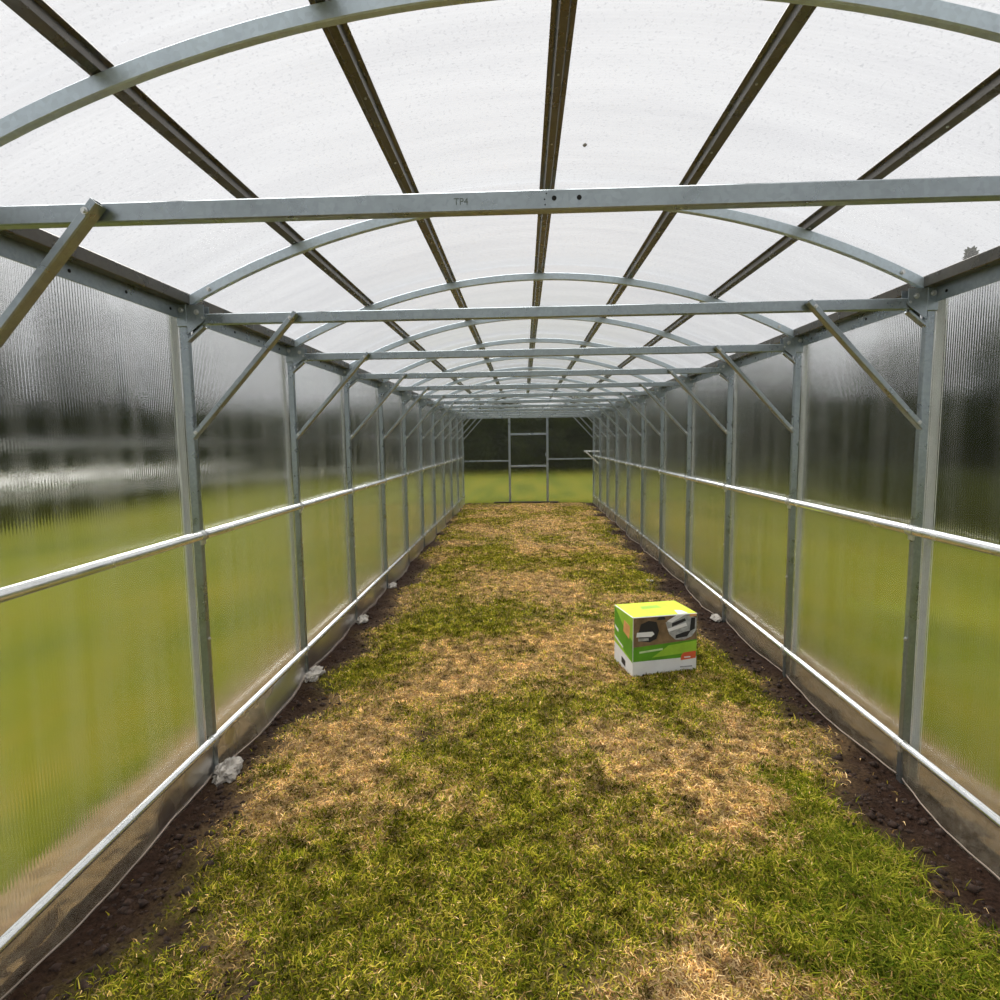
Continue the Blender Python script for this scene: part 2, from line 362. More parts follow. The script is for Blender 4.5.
# lawn outside
def lawn_mat():
    m, nt, out = new_mat('mown_lawn')
    b = N(nt, 'ShaderNodeBsdfPrincipled'); b.inputs['Roughness'].default_value = .95; b.inputs['Specular IOR Level'].default_value = .1
    v = coords(nt); n1 = noise_tex(nt, coords(nt, (1.5, .3, 1)), 1.0, 4, .6); n2 = noise_tex(nt, v, 6, 3, .6)
    ad = N(nt, 'ShaderNodeMath', operation='MULTIPLY_ADD'); nt.links.new(n2, ad.inputs[0]); ad.inputs[1].default_value = .35; nt.links.new(n1, ad.inputs[2])
    r = ramp(nt, [(.45, (.040, .060, .002)), (.66, (.100, .112, .003)), (.85, (.15, .130, .008))], ad.outputs[0])
    nt.links.new(r.outputs[0], b.inputs['Base Color']); nt.links.new(b.outputs[0], out.inputs[0]); return m
def lawn_z(x, y):
    near = np.exp(-(np.maximum(np.abs(x) - 1.55, 0)) / .6)
    return -.035 + .03 * (fbm(x, y, .35, 91) - .5) * (1 - near) - .25 * ((np.abs(x) < 1.5) & (y > YSTART) & (y < YEND))
xl = np.unique(np.concatenate([np.linspace(-60, -4, 40), np.linspace(-4, -1.56, 14), np.linspace(-1.45, 1.45, 6), np.linspace(1.56, 4, 14), np.linspace(4, 60, 40)]))
yl = np.unique(np.concatenate([np.linspace(-25, YSTART - .05, 20), np.linspace(YSTART + .02, YEND - .02, 30), np.linspace(YEND + .05, 80, 50)]))
tag(link('ground', grid_mesh('ground', xl, yl, lawn_z), lawn_mat()), kind='structure')
# bare strips of soil just outside both walls
for s, nm in ((-1, 'left'), (1, 'right')):
    xs_ = np.linspace(1.56, 1.98, 12) * s; xs_ = np.sort(xs_)
    def zz(x, y, s=s):
        w = .22 + .16 * fbm(y * 0 + 3 * s, y, 1.3, 95); return -.005 + .04 * (fbm(x, y, 9, 97) - .5) - .12 * np.clip((np.abs(x) - 1.56 - w) / .05, 0, 1)
    o = link('trim_soil_' + nm, grid_mesh('trim_soil_' + nm, xs_, np.linspace(YSTART, YEND, 300), zz), simple('outer_soil_' + nm, (.20, .13, .06), .95, 0, .5, 25))
    tag(o, kind='structure')

# ---------------------------------------------------------------- sheets
def slab_profile(points, y0, y1, t, ny=2):
    """closed sheet: cross-section polyline in XZ thickened outward by t, run from y0 to y1"""
    pts = [Vector((p[0], 0, p[1])) for p in points]; n = len(pts); bm = bmesh.new()
    outer = []
    for i, p in enumerate(pts):
        d = (pts[min(i + 1, n - 1)] - pts[max(i - 1, 0)]).normalized(); nrm = Vector((-d.z, 0, d.x)); outer.append(p + nrm * t)
    ring = pts + outer[::-1]
    R = [[bm.verts.new((p.x, y, p.z)) for p in ring] for y in (y0, y1)]
    m = len(ring)
    for j in range(m): bm.faces.new((R[0][j], R[0][(j + 1) % m], R[1][(j + 1) % m], R[1][j]))
    for R_ in R:
        for i in range(n - 1): bm.faces.new((R_[i], R_[i + 1], R_[m - 2 - i], R_[m - 1 - i]))
    return bm
XS = 1.536
Z_EAVE = zarc(1.5, .022)
o = obj('wall_left', slab_profile([(-XS, -.05), (-XS, 2.088)], YSTART, YEND + .02, .006), M_WALL); tag(o, kind='structure')
o = obj('wall_right', slab_profile([(XS, 2.088), (XS, -.05)], YSTART, YEND + .02, .006), M_WALL); tag(o, kind='structure')
P = [(x, zarc(x, .0445)) for x in np.linspace(-1.535, 1.535, 49)]
o = obj('ceiling', slab_profile(P, YSTART, YEND + .03, .006), M_ROOF, smooth=False); tag(o, kind='structure')
# end wall: clear sheet with the arched gable
bm = bmesh.new()
gy = YEND + .03
out_ = [(-1.53, -.05), (1.53, -.05)] + [(x, zarc(x, .035)) for x in np.linspace(1.53, -1.53, 25)]
fr = [bm.verts.new((x, gy, z)) for x, z in out_]; bk = [bm.verts.new((x, gy + .006, z)) for x, z in out_]
bm.faces.new(fr); bm.faces.new(bk[::-1])
for i in range(len(fr)): j = (i + 1) % len(fr); bm.faces.new((fr[i], bk[i], bk[j], fr[j]))
tag(obj('wall_back', bm, M_END), kind='structure')

# ---------------------------------------------------------------- frame
ORD = ['first', 'second', 'third', 'fourth', 'fifth', 'sixth', 'seventh', 'eighth', 'ninth', 'tenth', 'eleventh', 'twelfth']
def make_post(s):
    root = empty('wall_post')
    bm = bmesh.new(); hollow(bm, (0, 0, -.12), (0, 0, 2.03), rect_prof(.034, .030), (1, 0, 0)); obj('upright', bm, M_GALV, root)
    bm = bmesh.new(); box(bm, (s * .0495, .0, 1.02), (.006, .055, 2.06)); obj('joint_strip', bm, M_FLANGE, root)
    # socket at the top that takes the arch, with its slanted gusset
    bm = bmesh.new()
    box(bm, (0, 0, 2.012), (.046, .044, .10), bev=.003)
    for a in (-.021, .021):
        q = [(-s * .02, 2.05), (-s * .02, 1.93), (-s * .095, 1.985), (-s * .095, 2.05)]
        f = [bm.verts.new((x, a, z)) for x, z in q]; b = [bm.verts.new((x, a + .003, z)) for x, z in q]
        bm.faces.new(f); bm.faces.new(b[::-1])
        for i in range(4): j = (i + 1) % 4; bm.faces.new((f[i], b[i], b[j], f[j]))
    sweep(bm, [(-s * .012, 0, 1.905), (-s * .085, 0, 1.965)], rect_prof(.03, .012, .002), (0, 1, 0))
    obj('corner_socket', bm, M_GALV, root)
    bolt('bolt', (0, -.024, 2.03), 'Y', root); bolt('bolt', (-s * .065, -.0235, 2.02), 'Y', root)
    bolt('bolt', (-s * .019, 0, .62), 'X', root, .005)
    return root
def make_clamp(y, s, rail, r=.0165, mat=None):
    bm = bmesh.new(); sweep(bm, [(0, -.022, 0), (0, .022, 0)], circ_prof(r + .003, 14), (1, 0, 0))
    box(bm, (-s * .004, 0, -r - .010), (.012, .030, .022), bev=.002)
    o = obj('rail_clamp', bm, M_BOLT, rail); o.location = (0, y, 0); return o
posts = {}
for s, side in ((-1, 'left'), (1, 'right')):
    base = make_post(s)
    for k in range(0, NF):
        o = base if k == 0 else copy_tree(base)
        o.location = (s * (XW + .017), FY(k), 0)
        nm = 'at the far end corner' if k == 11 else '%s in view counting from the camera' % ORD[k - 1]
        lab = 'galvanised steel wall post of the %s wall, %s' % (side, nm)
        if k == 0: lab = 'galvanised post of the %s wall beside the camera, outside the picture' % side
        if k == 1 and s < 0: lab = 'nearest galvanised post of the left wall, standing in crumpled pale film'
        if k == 1 and s > 0: lab = 'nearest galvanised post of the right wall, with a bright inner edge'
        tag(o, lab, 'post', 'wall posts of the %s wall' % side)

# rails along the walls (round tube)
def make_rail(s, z, name, label, r):
    o = empty(name, (s * (XW + .003), 0, z)); bm = bmesh.new()
    sweep(bm, [(0, YSTART, 0), (0, YEND - .02, 0)], circ_prof(r, 18), (1, 0, 0))
    obj('tube', bm, M_TUBE, o, smooth=True)
    c = make_clamp(FY(1), s, o, r)
    for k in range(2, 11):
        d = c.copy(); COL.objects.link(d); d.parent = o; d.location = (0, FY(k), 0)
    tag(o, label, 'rail', 'horizontal wall rails')
for s, side in ((-1, 'left'), (1, 'right')):
    make_rail(s, Z_MID, 'wall_rail', 'bright round steel rail running at waist height along the %s wall' % side, .0195)
    make_rail(s, Z_BOT, 'wall_rail', 'bright round steel rail running just above the soil along the %s wall' % side, .0165)

# tie beams
def make_beam():
    root = empty('tie_beam'); bm = bmesh.new()
    sweep(bm, [(-XW + .0, 0, 0), (XW, 0, 0)], rect_prof(.028, .043), (0, 1, 0)); obj('crossbar', bm, M_GALV, root)
    for sx in (-1, 1):
        bolt('bolt', (sx * 1.43, -.0165, .004), 'Y', root, .006)
    return root
beam0 = make_beam(); beams = []
for k in range(NF):
    o = beam0 if k == 0 else copy_tree(beam0); beams.append(o)
    o.location = (0, FY(k), Z_BEAM)
    if k == 0: lab = 'nearest galvanised tie beam across the top, with stamped mark and two drilled holes'
    elif k == 11: lab = 'galvanised tie beam above the door frame of the far end wall'
    else: lab = 'galvanised tie beam across the greenhouse, %s counting from the camera' % ORD[k]
    tag(o, lab, 'beam', 'tie beams')
# stamped mark and drilled holes on the nearest beam only
txt = bpy.data.curves.new('stamped_mark', 'FONT'); txt.body = 'TP4'; txt.size = .020; txt.extrude = .0003; txt.align_x = 'CENTER'; txt.align_y = 'CENTER'
to = bpy.data.objects.new('stamped_mark', txt); COL.objects.link(to)
dg = bpy.context.evaluated_depsgraph_get(); tm = bpy.data.meshes.new_from_object(to.evaluated_get(dg)); bpy.data.objects.remove(to)
tm.transform(Matrix.Rotation(PI / 2, 4, 'X')); tm.materials.clear()
o = link('stamped_mark', tm, simple('stamp_ink', (.16, .19, .19), .8), beams[0]); o.location = (-.234, -.0145, .0)
for x in (-.032, .022):
    bm = bmesh.new(); cyl(bm, (0, 0, 0), .0052, .001, 'Y', 16); o = obj('drilled_hole', bm, M_DARK, beams[0]); o.location = (x, -.0143, .002)
bm = bmesh.new()
for dz in (-.011, .0, .012): cyl(bm, (random.uniform(-.004, .004), 0, dz), .0016, .001, 'Y', 8)
o = obj('punch_mark', bm, M_DARK, beams[0]); o.location = (-.05, -.0143, 0)

# arches
def make_arch():
    root = empty('roof_arch'); bm = bmesh.new()
    pts = [(x, 0, zarc(x) - Z_SPR) for x in np.linspace(-XW, XW, 41)]
    sweep(bm, pts, rect_prof(.022, .040), (0, 1, 0)); obj('bow', bm, M_ARCH, root)
    for sx in (-1, 1):
        bolt('bolt', (sx * 1.40, -.0135, zarc(1.40) - Z_SPR), 'Y', root, .006)
    return root
arch0 = make_arch()
for k in range(NF):
    o = arch0 if k == 0 else copy_tree(arch0); o.location = (0, FY(k), Z_SPR)
    if k == 0: lab = 'nearest curved galvanised roof arch, cut off by the top of the picture'
    elif k == 11: lab = 'curved galvanised arch framing the gable of the far end wall'
    else: lab = 'curved galvanised roof arch, %s counting from the camera' % ORD[k]
    tag(o, lab, 'arch', 'curved roof arches')

# braces: square tube from the post up to the tie beam
def make_brace(s):
    root = empty('corner_brace')
    a = Vector((s * (XW - .008), 0, 1.502)); b = Vector((s * 1.029, 0, Z_BEAM + .012)); bm = bmesh.new()
    hollow(bm, a, b, rect_prof(.034, .021), (0, 1, 0)); obj('strut', bm, M_GALV, root)
    t = (b - a).normalized()
    bolt('bolt', a + t * .03 + Vector((0, -.0185, 0)), 'Y', root, .005); bolt('bolt', b - t * .03 + Vector((0, -.0185, 0)), 'Y', root, .005)
    return root
for s, side in ((-1, 'left'), (1, 'right')):
    base = make_brace(s)
    for k in range(NF):
        first = 0
        o = base if k == first else copy_tree(base)
        o.location = (0, FY(k) - .0345, 0)
        if k == 0 and s > 0: lab = 'brace on the right beside the camera, outside the picture'
        elif k == 0 or (k == 1 and s > 0): lab = 'nearest slanting galvanised brace on the %s side, joining post and tie beam' % side
        elif k == 11: lab = 'slanting brace in the %s corner of the far end wall' % side
        else: lab = 'slanting galvanised brace on the %s side under the %s tie beam from the camera' % (side, ORD[k])
        tag(o, lab, 'brace', 'corner braces on the %s side' % side)

# purlins: pressed hat section, crown down, tucked under the sheets
HAT = [(-.030, .0), (-.016, .0), (-.009, -.022), (.009, -.022), (.016, 0), (.030, 0), (.030, -.0022), (.0175, -.0022), (.0105, -.0242), (-.0105, -.0242), (-.0175, -.0022), (-.030, -.0022)]
def make_purlin(x):
    z = zarc(x, .044); tilt = math.asin(x / (RAD + .044)) ; root = empty('purlin', (x, 0, z)); bm = bmesh.new()
    R = Matrix.Rotation(tilt, 3, 'Y')
    prof = [R @ Vector((u, 0, v)) for u, v in HAT]
    rings = [[bm.verts.new((p.x, y, p.z)) for p in prof] for y in (YSTART, YEND)]
    m = len(prof)
    for j in range(m): bm.faces.new((rings[0][j], rings[0][(j + 1) % m], rings[1][(j + 1) % m], rings[1][j]))
    obj('channel', bm, M_PURL, root)
    bm = bmesh.new(); c = R @ Vector((0, 0, -.0255)); cyl(bm, c, .0035, .003, 'Z', 6)
    sc = obj('screw', bm, M_BOLT, root); sc.location = (0, FY(0) + .35, 0)
    for i in range(1, 16):
        d = sc.copy(); COL.objects.link(d); d.parent = root; d.location = (0, FY(0) + .35 + i * .38, 0)
    return root
for x, d in ((-1.035, 'outermost on the left half of the roof'), (-.53, 'between the ridge and the left outermost one'), (0, 'at the ridge in the middle of the roof'), (.53, 'between the ridge and the right outermost one'), (1.035, 'outermost on the right half of the roof')):
    tag(make_purlin(x), 'steel hat-section purlin coloured dark as if backlit, running lengthwise, ' + d, 'purlin', 'roof purlins')
# eave purlins: angle above in the dark backlit colour, pale plate with holes below
for s, side in ((-1, 'left'), (1, 'right')):
    root = empty('eave_purlin', (s * XW, 0, 2.08))
    bm = bmesh.new()
    sweep(bm, [(s * .006, YSTART, -.004), (s * .006, YEND, -.004)], rect_prof(.044, .046, .003), (1, 0, 0)); obj('channel', bm, M_PURL, root)
    bm = bmesh.new(); box(bm, (s * .0315, (YSTART + YEND) / 2, -.052), (.005, YEND - YSTART, .062)); obj('face_plate', bm, M_GALV, root)
    bm = bmesh.new(); cyl(bm, (0, 0, 0), .006, .002, 'X', 12); h = obj('plate_hole', bm, M_DARK, root); h.location = (s * .0285, FY(0) + .25, -.055)
    for i in range(1, 14):
        d = h.copy(); COL.objects.link(d); d.parent = root; d.location = (s * .0285, FY(0) + .25 + .27 * i, -.055)
    tag(root, 'long eave purlin where the %s wall meets the curved roof' % side, 'purlin')

# a small dead leaf stuck on the roof sheet
bm = bmesh.new(); lp = [(0, -.014), (.006, -.006), (.008, .002), (.003, .012), (-.003, .013), (-.008, .003), (-.005, -.007)]
a_ = [bm.verts.new((x, y, .0005 + 14 * x * x)) for x, y in lp]; b_ = [bm.verts.new((x, y, .0015 + 14 * x * x)) for x, y in lp]
bm.faces.new(a_); bm.faces.new(b_[::-1])
for i in range(7): j = (i + 1) % 7; bm.faces.new((a_[i], b_[i], b_[j], a_[j]))
o = obj('dead_leaf', bm, simple('dead_leaf', (.10, .08, .05), .8)); o.location = (.118, 2.17, zarc(.118, .0512)); tag(o, 'tiny dark dead leaf lying on top of the roof sheet near the ridge', 'leaf')

# plastic skirts: foot of the side sheets bulging inwards to the soil between the posts
M_FILM = None
def film_mat():
    m, nt, out = new_mat('muddy_clear_film')
    v = coords(nt, (1, 1, 3)); f = noise_tex(nt, v, 5, 4, .7); f2 = noise_tex(nt, coords(nt), 35, 3, .6)
    tr = N(nt, 'ShaderNodeBsdfTransparent'); tr.inputs[0].default_value = (.86, .85, .80, 1)
    d = N(nt, 'ShaderNodeBsdfDiffuse'); t = N(nt, 'ShaderNodeBsdfTranslucent'); r = ramp(nt, [(.3, (.32, .25, .17)), (.7, (.62, .55, .44))], f2)
    nt.links.new(r.outputs[0], d.inputs[0]); nt.links.new(r.outputs[0], t.inputs[0])
    m0 = N(nt, 'ShaderNodeMixShader'); m0.inputs[0].default_value = .4; nt.links.new(d.outputs[0], m0.inputs[1]); nt.links.new(t.outputs[0], m0.inputs[2])
    k = ramp(nt, [(.35, (.06,) * 3), (.7, (.30,) * 3)], f)
    mx = N(nt, 'ShaderNodeMixShader'); nt.links.new(k.outputs[0], mx.inputs[0]); nt.links.new(tr.outputs[0], mx.inputs[1]); nt.links.new(m0.outputs[0], mx.inputs[2])
    g = N(nt, 'ShaderNodeBsdfGlossy'); g.inputs['Roughness'].default_value = .3; fr = N(nt, 'ShaderNodeFresnel'); fr.inputs['IOR'].default_value = 1.15
    m2 = N(nt, 'ShaderNodeMixShader'); nt.links.new(fr.outputs[0], m2.inputs[0]); nt.links.new(mx.outputs[0], m2.inputs[1]); nt.links.new(g.outputs[0], m2.inputs[2]); nt.links.new(m2.outputs[0], out.inputs[0])
    return m
M_FILM = film_mat(); M_HEM = simple('pale_film_edge', (.42, .34, .28), .5, 0, .3, 12)
for s, side in ((-1, 'left'), (1, 'right')):
    root = empty('plastic_skirt', (0, 0, 0)); ys_ = np.linspace(YSTART, YEND - .05, 420); bm = bmesh.new(); hem = bmesh.new()
    rows = []; base_pts = []
    for y in ys_:
        k_ = math.floor((y - FY(0)) / BAY); ph = ((y - FY(0)) / BAY) % 1; bulge = math.sin(PI * ph) ** .5
        w = -.024 + (.052 + .018 * math.sin(k_ * 2.3 + s)) * bulge + .010 * noise.noise(Vector((y * 7.3, s * 3, 2))) + .012 * noise.noise(Vector((y * 3, s * 5, 1)))
        zb = .004 + .012 * noise.noise(Vector((y * 2.1, s, 7)))
        row = []
        for i in range(7):
            t = i / 6; xx = XW + .004 - (w + .004) * t ** .8; zz_ = Z_BOT - .018 + (zb - .01 - Z_BOT + .018) * t
            xx += .003 * noise.noise(Vector((y * 8, t * 4, s)))
            row.append((s * xx, y, zz_))
        rows.append(row); base_pts.append((s * (XW - w - .001), y, zb + .002))
    V = [[bm.verts.new(p) for p in r] for r in rows]; V2 = [[bm.verts.new((p[0] + s * .0015, p[1], p[2])) for p in r] for r in rows]
    for a, b, c, d in zip(V, V[1:], V2, V2[1:]):
        for i in range(6): bm.faces.new((a[i], b[i], b[i + 1], a[i + 1])); bm.faces.new((c[i], d[i], d[i + 1], c[i + 1]))
    obj('film', bm, M_FILM, root, smooth=True)
    sweep(hem, base_pts, rect_prof(.003, .006, .001), (1, 0, 0)); obj('rolled_edge', hem, M_HEM, root)
    tag(root, 'muddy translucent plastic skirt between bottom rail and soil along the %s wall' % side, 'plastic skirt')
# crumpled film scraps round some post feet
M_SCRAP = simple('crumpled_film', (.36, .33, .29), .45, 0, .35, 30)
def scrap(x, y, sx, sy, sz, lab, seed):
    bm = bmesh.new(); bmesh.ops.create_icosphere(bm, subdivisions=4, radius=1)
    for v in bm.verts:
        p = v.co.copy(); n_ = noise.noise(p * 1.7 + Vector((seed, 0, 0))) * .45 + abs(noise.noise(p * 4 + Vector((0, seed, 0)))) * .35
        v.co = Vector((p.x * sx, p.y * sy, max(p.z, -.2) * sz)) * (1 + n_)
    o = obj('film_scrap', bm, M_SCRAP); o.location = (x, y, 0.0); tag(o, lab, 'film scrap', 'crumpled film scraps at the post feet'); return o
scrap(-1.452, FY(1) - .01, .045, .075, .045, 'largest crumpled pale film scrap, round the foot of the nearest left post', 1)
scrap(-1.45, FY(2) - .03, .045, .09, .035, 'crumpled pale film scrap at the foot of the second left post', 4)
scrap(-1.455, FY(3), .04, .08, .03, 'small crumpled film scrap at the foot of the third left post', 8)
scrap(1.46, FY(3) + .03, .035, .07, .022, 'flat film scrap at the foot of the third right post', 12)
scrap(-1.46, FY(4), .035, .07, .028, 'tiny pale film scrap at the foot of the fourth left post', 15)
scrap(1.17, 6.1, .05, .03, .012, 'pale film scrap lying in the soil away from the right wall', 19)

# ---------------------------------------------------------------- end wall frame
def bar_obj(name, a, b, parent, w=.03, h=.03, mat=None, side=(0, 1, 0)):
    bm = bmesh.new(); sweep(bm, [a, b], rect_prof(w, h), side); return obj(name, bm, mat or M_GALV, parent)
root = empty('door_1', (0, YEND, 0)); tag(root, kind='structure')
XD0, XD1 = -.43, .45
for xx in (XD0, XD1): bar_obj('door_jamb', (xx, 0, -.02), (xx, 0, Z_BEAM - .02), root, .05, .04, side=(1, 0, 0))
bar_obj('door_rail', (XD0 + .018, 0, 1.60), (XD1 - .018, 0, 1.60), root, .032, .045)
bar_obj('door_rail', (XD0 + .018, 0, .86), (XD1 - .018, 0, .86), root, .032, .045)
bm = bmesh.new(); box(bm, (0, -.03, 0), (.02, .03, .08), bev=.004); o = obj('door_handle', bm, M_GALV, root); o.location = (XD1 - .04, 0, 1.12)
for s, side, xd in ((-1, 'left', XD0), (1, 'right', XD1)):
    r_ = empty('end_rail', (0, YEND, 0)); bar_obj('bar', (s * (XW - .01), 0, .985 + (.03 if s > 0 else 0)), (xd + s * .018, 0, .985 + (.03 if s > 0 else 0)), r_, .03, .03)
    tag(r_, 'short horizontal bar of the end wall between door frame and %s corner' % side, 'rail')
# small bracket sticking out of the right wall near the far end
r_ = empty('wall_bracket', (XW - .012, FY(10) - .1, 1.21))
bm = bmesh.new(); box(bm, (-.155, 0, 0), (.33, .10, .035), bev=.003); obj('bracket_arm', bm, M_TUBE, r_)
bm = bmesh.new(); sweep(bm, [(-.27, 0, -.012), (-.0, 0, -.27)], rect_prof(.03, .03), (0, 1, 0)); obj('bracket_stay', bm, M_TUBE, r_)
tag(r_, 'small pale steel bracket jutting from the right wall near the far end', 'bracket')
# low sill board at the end wall, half buried in soil
r_ = bmesh.new(); box(r_, (-.05, YEND - .04, .012), (1.5, .03, .045), bev=.003)
tag(obj('sill_board', r_, simple('weathered_sill', (.06, .05, .045), .9)), 'low dark sill board at the foot of the far door frame', 'board')

# ---------------------------------------------------------------- the carton
M_LIME = simple('carton_lime', (.62, .80, .03), .5, 0, .12, 9); M_GRN = simple('carton_green', (.12, .36, .02), .5, 0, .2, 7)
M_LGR = simple('carton_light_green', (.36, .62, .05), .5, 0, .15, 8)
M_WHT = simple('carton_white', (.88, .88, .90), .55, 0, .05, 9); M_BRN = simple('carton_photo_brown', (.20, .13, .07), .5, 0, .5, 12)
M_RED = simple('carton_red', (.75, .13, .05), .5, 0, .15, 14); M_BLK = simple('carton_black', (.02, .02, .025), .5); M_GRY = simple('carton_grey', (.42, .43, .44), .5, 0, .4, 30)
M_ORG = simple('carton_orange', (.72, .36, .14), .5, 0, .2, 14); M_TXT = simple('carton_pale_print', (.62, .78, .45), .5)
BW, BD, BH = .430, .30, .383
ang = math.radians(13.3)
cart = empty('cardboard_box', (.560, 3.585, -.004), ang)
tag(cart, 'lime green and white printed carton standing on the grass near the right wall', 'box')
bm = bmesh.new(); box(bm, (BW / 2, BD / 2, BH / 2), (BW, BD, BH), bev=.003)
for f in bm.faces:
    c = f.calc_center_median()
    f.material_index = 0
obj('carton_body', bm, [M_WHT], cart)
def front(name, poly, mat, lift=.0008, face='front'):
    """flat print on one side: polygon in fractions of that side"""
    bm = bmesh.new(); vs = []
    for d in (0, lift):
        ring = []
        for u, v in poly:
            if face == 'front': p = (u * BW, -d, v * BH)
            elif face == 'left': p = (-d, (1 - u) * BD, v * BH)
            elif face == 'right': p = (BW + d, u * BD, v * BH)
            else: p = (u * BW, v * BD, BH + d)
            ring.append(bm.verts.new(p))
        vs.append(ring)
    bm.faces.new(vs[1]); n = len(poly)
    for i in range(n): j = (i + 1) % n; bm.faces.new((vs[0][i], vs[0][j], vs[1][j], vs[1][i]))
    bmesh.ops.recalc_face_normals(bm, faces=bm.faces[:])
    return obj(name, bm, mat, cart)
R4 = lambda a, b, c, d: [(a, b), (c, b), (c, d), (a, d)]
front('printed_band', [(.006, .26), (.994, .27), (.994, .56), (.006, .50)], M_GRN)
front('printed_band', [(.3, .31), (.994, .35), (.994, .54), (.55, .49)], M_LGR, .0012)
front('printed_photo', [(.006, .50), (.994, .56), (.994, .985), (.006, .985)], M_BRN)
front('printed_text', [(.10, .395), (.46, .425), (.46, .455), (.10, .425)], M_TXT, .0016)
front('red_label', [(.75, .225), (.985, .245), (.985, .365), (.79, .35), (.75, .30)], M_RED, .0016)
front('printed_text', R4(.80, .26, .90, .28), M_WHT, .0022); front('printed_text', R4(.74, .10, .93, .12), M_GRY, .0012)
# the two machines printed in the photo
front('printed_machine', [(.10, .60), (.26, .57), (.36, .62), (.40, .75), (.36, .90), (.24, .93), (.12, .88), (.08, .74)], M_BLK, .0014)
front('printed_machine', [(.05, .67), (.28, .66), (.33, .70), (.30, .745), (.06, .745)], M_WHT, .0020)
front('printed_machine', [(.08, .60), (.24, .60), (.24, .64), (.08, .65)], M_GRY, .0020)
front('printed_machine', [(.36, .93), (.50, .93), (.48, .985), (.40, .985)], M_BLK, .0014)
front('printed_machine', [(.56, .68), (.66, .58), (.80, .57), (.92, .62), (.985, .72), (.985, .92), (.88, .97), (.74, .985), (.60, .93), (.50, .88)], M_GRY, .0014)
front('printed_machine', [(.66, .60), (.84, .62), (.90, .72), (.80, .70), (.66, .655)], M_BLK, .0020)
front('printed_machine', [(.55, .72), (.84, .80), (.82, .855), (.53, .77)], M_WHT, .0020)
front('printed_machine', [(.60, .80), (.82, .885), (.80, .93), (.60, .86)], M_BLK, .0018)
front('printed_machine', [(.52, .90), (.66, .985), (.80, .985), (.60, .87)], M_WHT, .0022)
front('printed_machine', [(.88, .70), (.96, .74), (.965, .93), (.90, .93)], M_BLK, .0020)
front('orange_tab', [(.88, .945), (.985, .955), (.985, .99), (.88, .99)], M_ORG, .0024)
front('top_print', R4(.008, .01, .992, .99), M_LIME, .0008, 'top')
front('printed_text', [(.30, .52), (.62, .55), (.60, .72), (.33, .70)], M_LGR, .0013, 'top')
front('printed_machine', [(.70, .02), (.86, .02), (.84, .24), (.74, .30)], M_WHT, .0013, 'top')
front('printed_band', [(.01, .36), (.99, .24), (.99, .985), (.01, .985)], M_LGR, .0008, 'left')
front('printed_band', [(.01, .50), (.55, .34), (.99, .25), (.99, .60), (.5, .75), (.01, .985)], M_GRN, .0012, 'left')
front('orange_patch', [(.50, .66), (.82, .60), (.86, .82), (.55, .86)], M_ORG, .0016, 'left')
front('printed_text', [(.04, .62), (.24, .57), (.24, .62), (.04, .67)], M_WHT, .0016, 'left')
front('printed_text', [(.04, .44), (.5, .36), (.5, .39), (.04, .48)], M_WHT, .0016, 'left')
front('black_mark', [(.42, .10), (.62, .07), (.62, .17), (.42, .20)], M_BLK, .0012, 'left')
front('printed_band', R4(.01, .25, .99, .985), M_GRN, .0008, 'right')

# ---------------------------------------------------------------- outside: trees, hedge, track, wall
def leaf_mat(name, c1, c2):
    m, nt, out = new_mat(name)
    f = noise_tex(nt, coords(nt), 1.3, 3); r = ramp(nt, [(.3, c1), (.7, c2)], f)
    d = N(nt, 'ShaderNodeBsdfDiffuse'); t = N(nt, 'ShaderNodeBsdfTranslucent'); nt.links.new(r.outputs[0], d.inputs[0]); nt.links.new(r.outputs[0], t.inputs[0])
    mx = N(nt, 'ShaderNodeMixShader'); mx.inputs[0].default_value = .25; nt.links.new(d.outputs[0], mx.inputs[1]); nt.links.new(t.outputs[0], mx.inputs[2]); nt.links.new(mx.outputs[0], out.inputs[0]); return m
M_LEAF = leaf_mat('dark_foliage', (.012, .018, .006), (.05, .065, .018)); M_LEAF2 = leaf_mat('mid_foliage', (.02, .032, .008), (.085, .105, .025))
M_BARK = simple('bark', (.05, .04, .03), .95, 0, .4, 6)
def foliage(name, n, rx, rz, z0, ls, seed, cone=False):
    r = np.random.default_rng(seed)
    t = r.random(n); a = r.random(n) * 2 * PI
    if cone: rad = rx * (1 - t) ** .8 * (.35 + .65 * r.random(n)); zc = z0 + rz * t
    else:
        u = r.normal(size=(n, 3)); u /= np.linalg.norm(u, axis=1)[:, None]; q = r.random(n) ** .4
        lump = 1 + .25 * np.sin(u[:, 0] * 5 + seed) * np.cos(u[:, 2] * 4 + seed * 2)
        rad = None
    if cone: c = np.stack([rad * np.cos(a), rad * np.sin(a), zc], -1)
    else: c = u * (q * lump)[:, None] * np.array([rx, rx, rz / 2]) + np.array([0, 0, z0 + rz / 2])
    s = ls * (.6 + .8 * r.random(n))
    e1 = r.normal(size=(n, 3)); e1 /= np.linalg.norm(e1, axis=1)[:, None]; e2 = np.cross(e1, r.normal(size=(n, 3))); e2 /= np.linalg.norm(e2, axis=1)[:, None]
    P = np.stack([c - e1 * s[:, None], c - e2 * s[:, None] * .5, c + e1 * s[:, None], c + e2 * s[:, None] * .5], 1).reshape(-1, 3)
    F = np.arange(n * 4).reshape(-1, 4); return raw_mesh(name, P, F)
def make_tree(name, rx, rz, z0, seed, mat, n=3500, cone=False, ls=.22):
    root = empty(name); link('crown', foliage('crown', n, rx, rz, z0, ls, seed, cone), mat, root)
    bm = bmesh.new(); bmesh.ops.create_cone(bm, cap_ends=True, segments=10, radius1=.16, radius2=.05, depth=z0 + rz * .7, matrix=Matrix.Translation((0, 0, (z0 + rz * .7) / 2)))
    obj('trunk', bm, M_BARK, root); return root
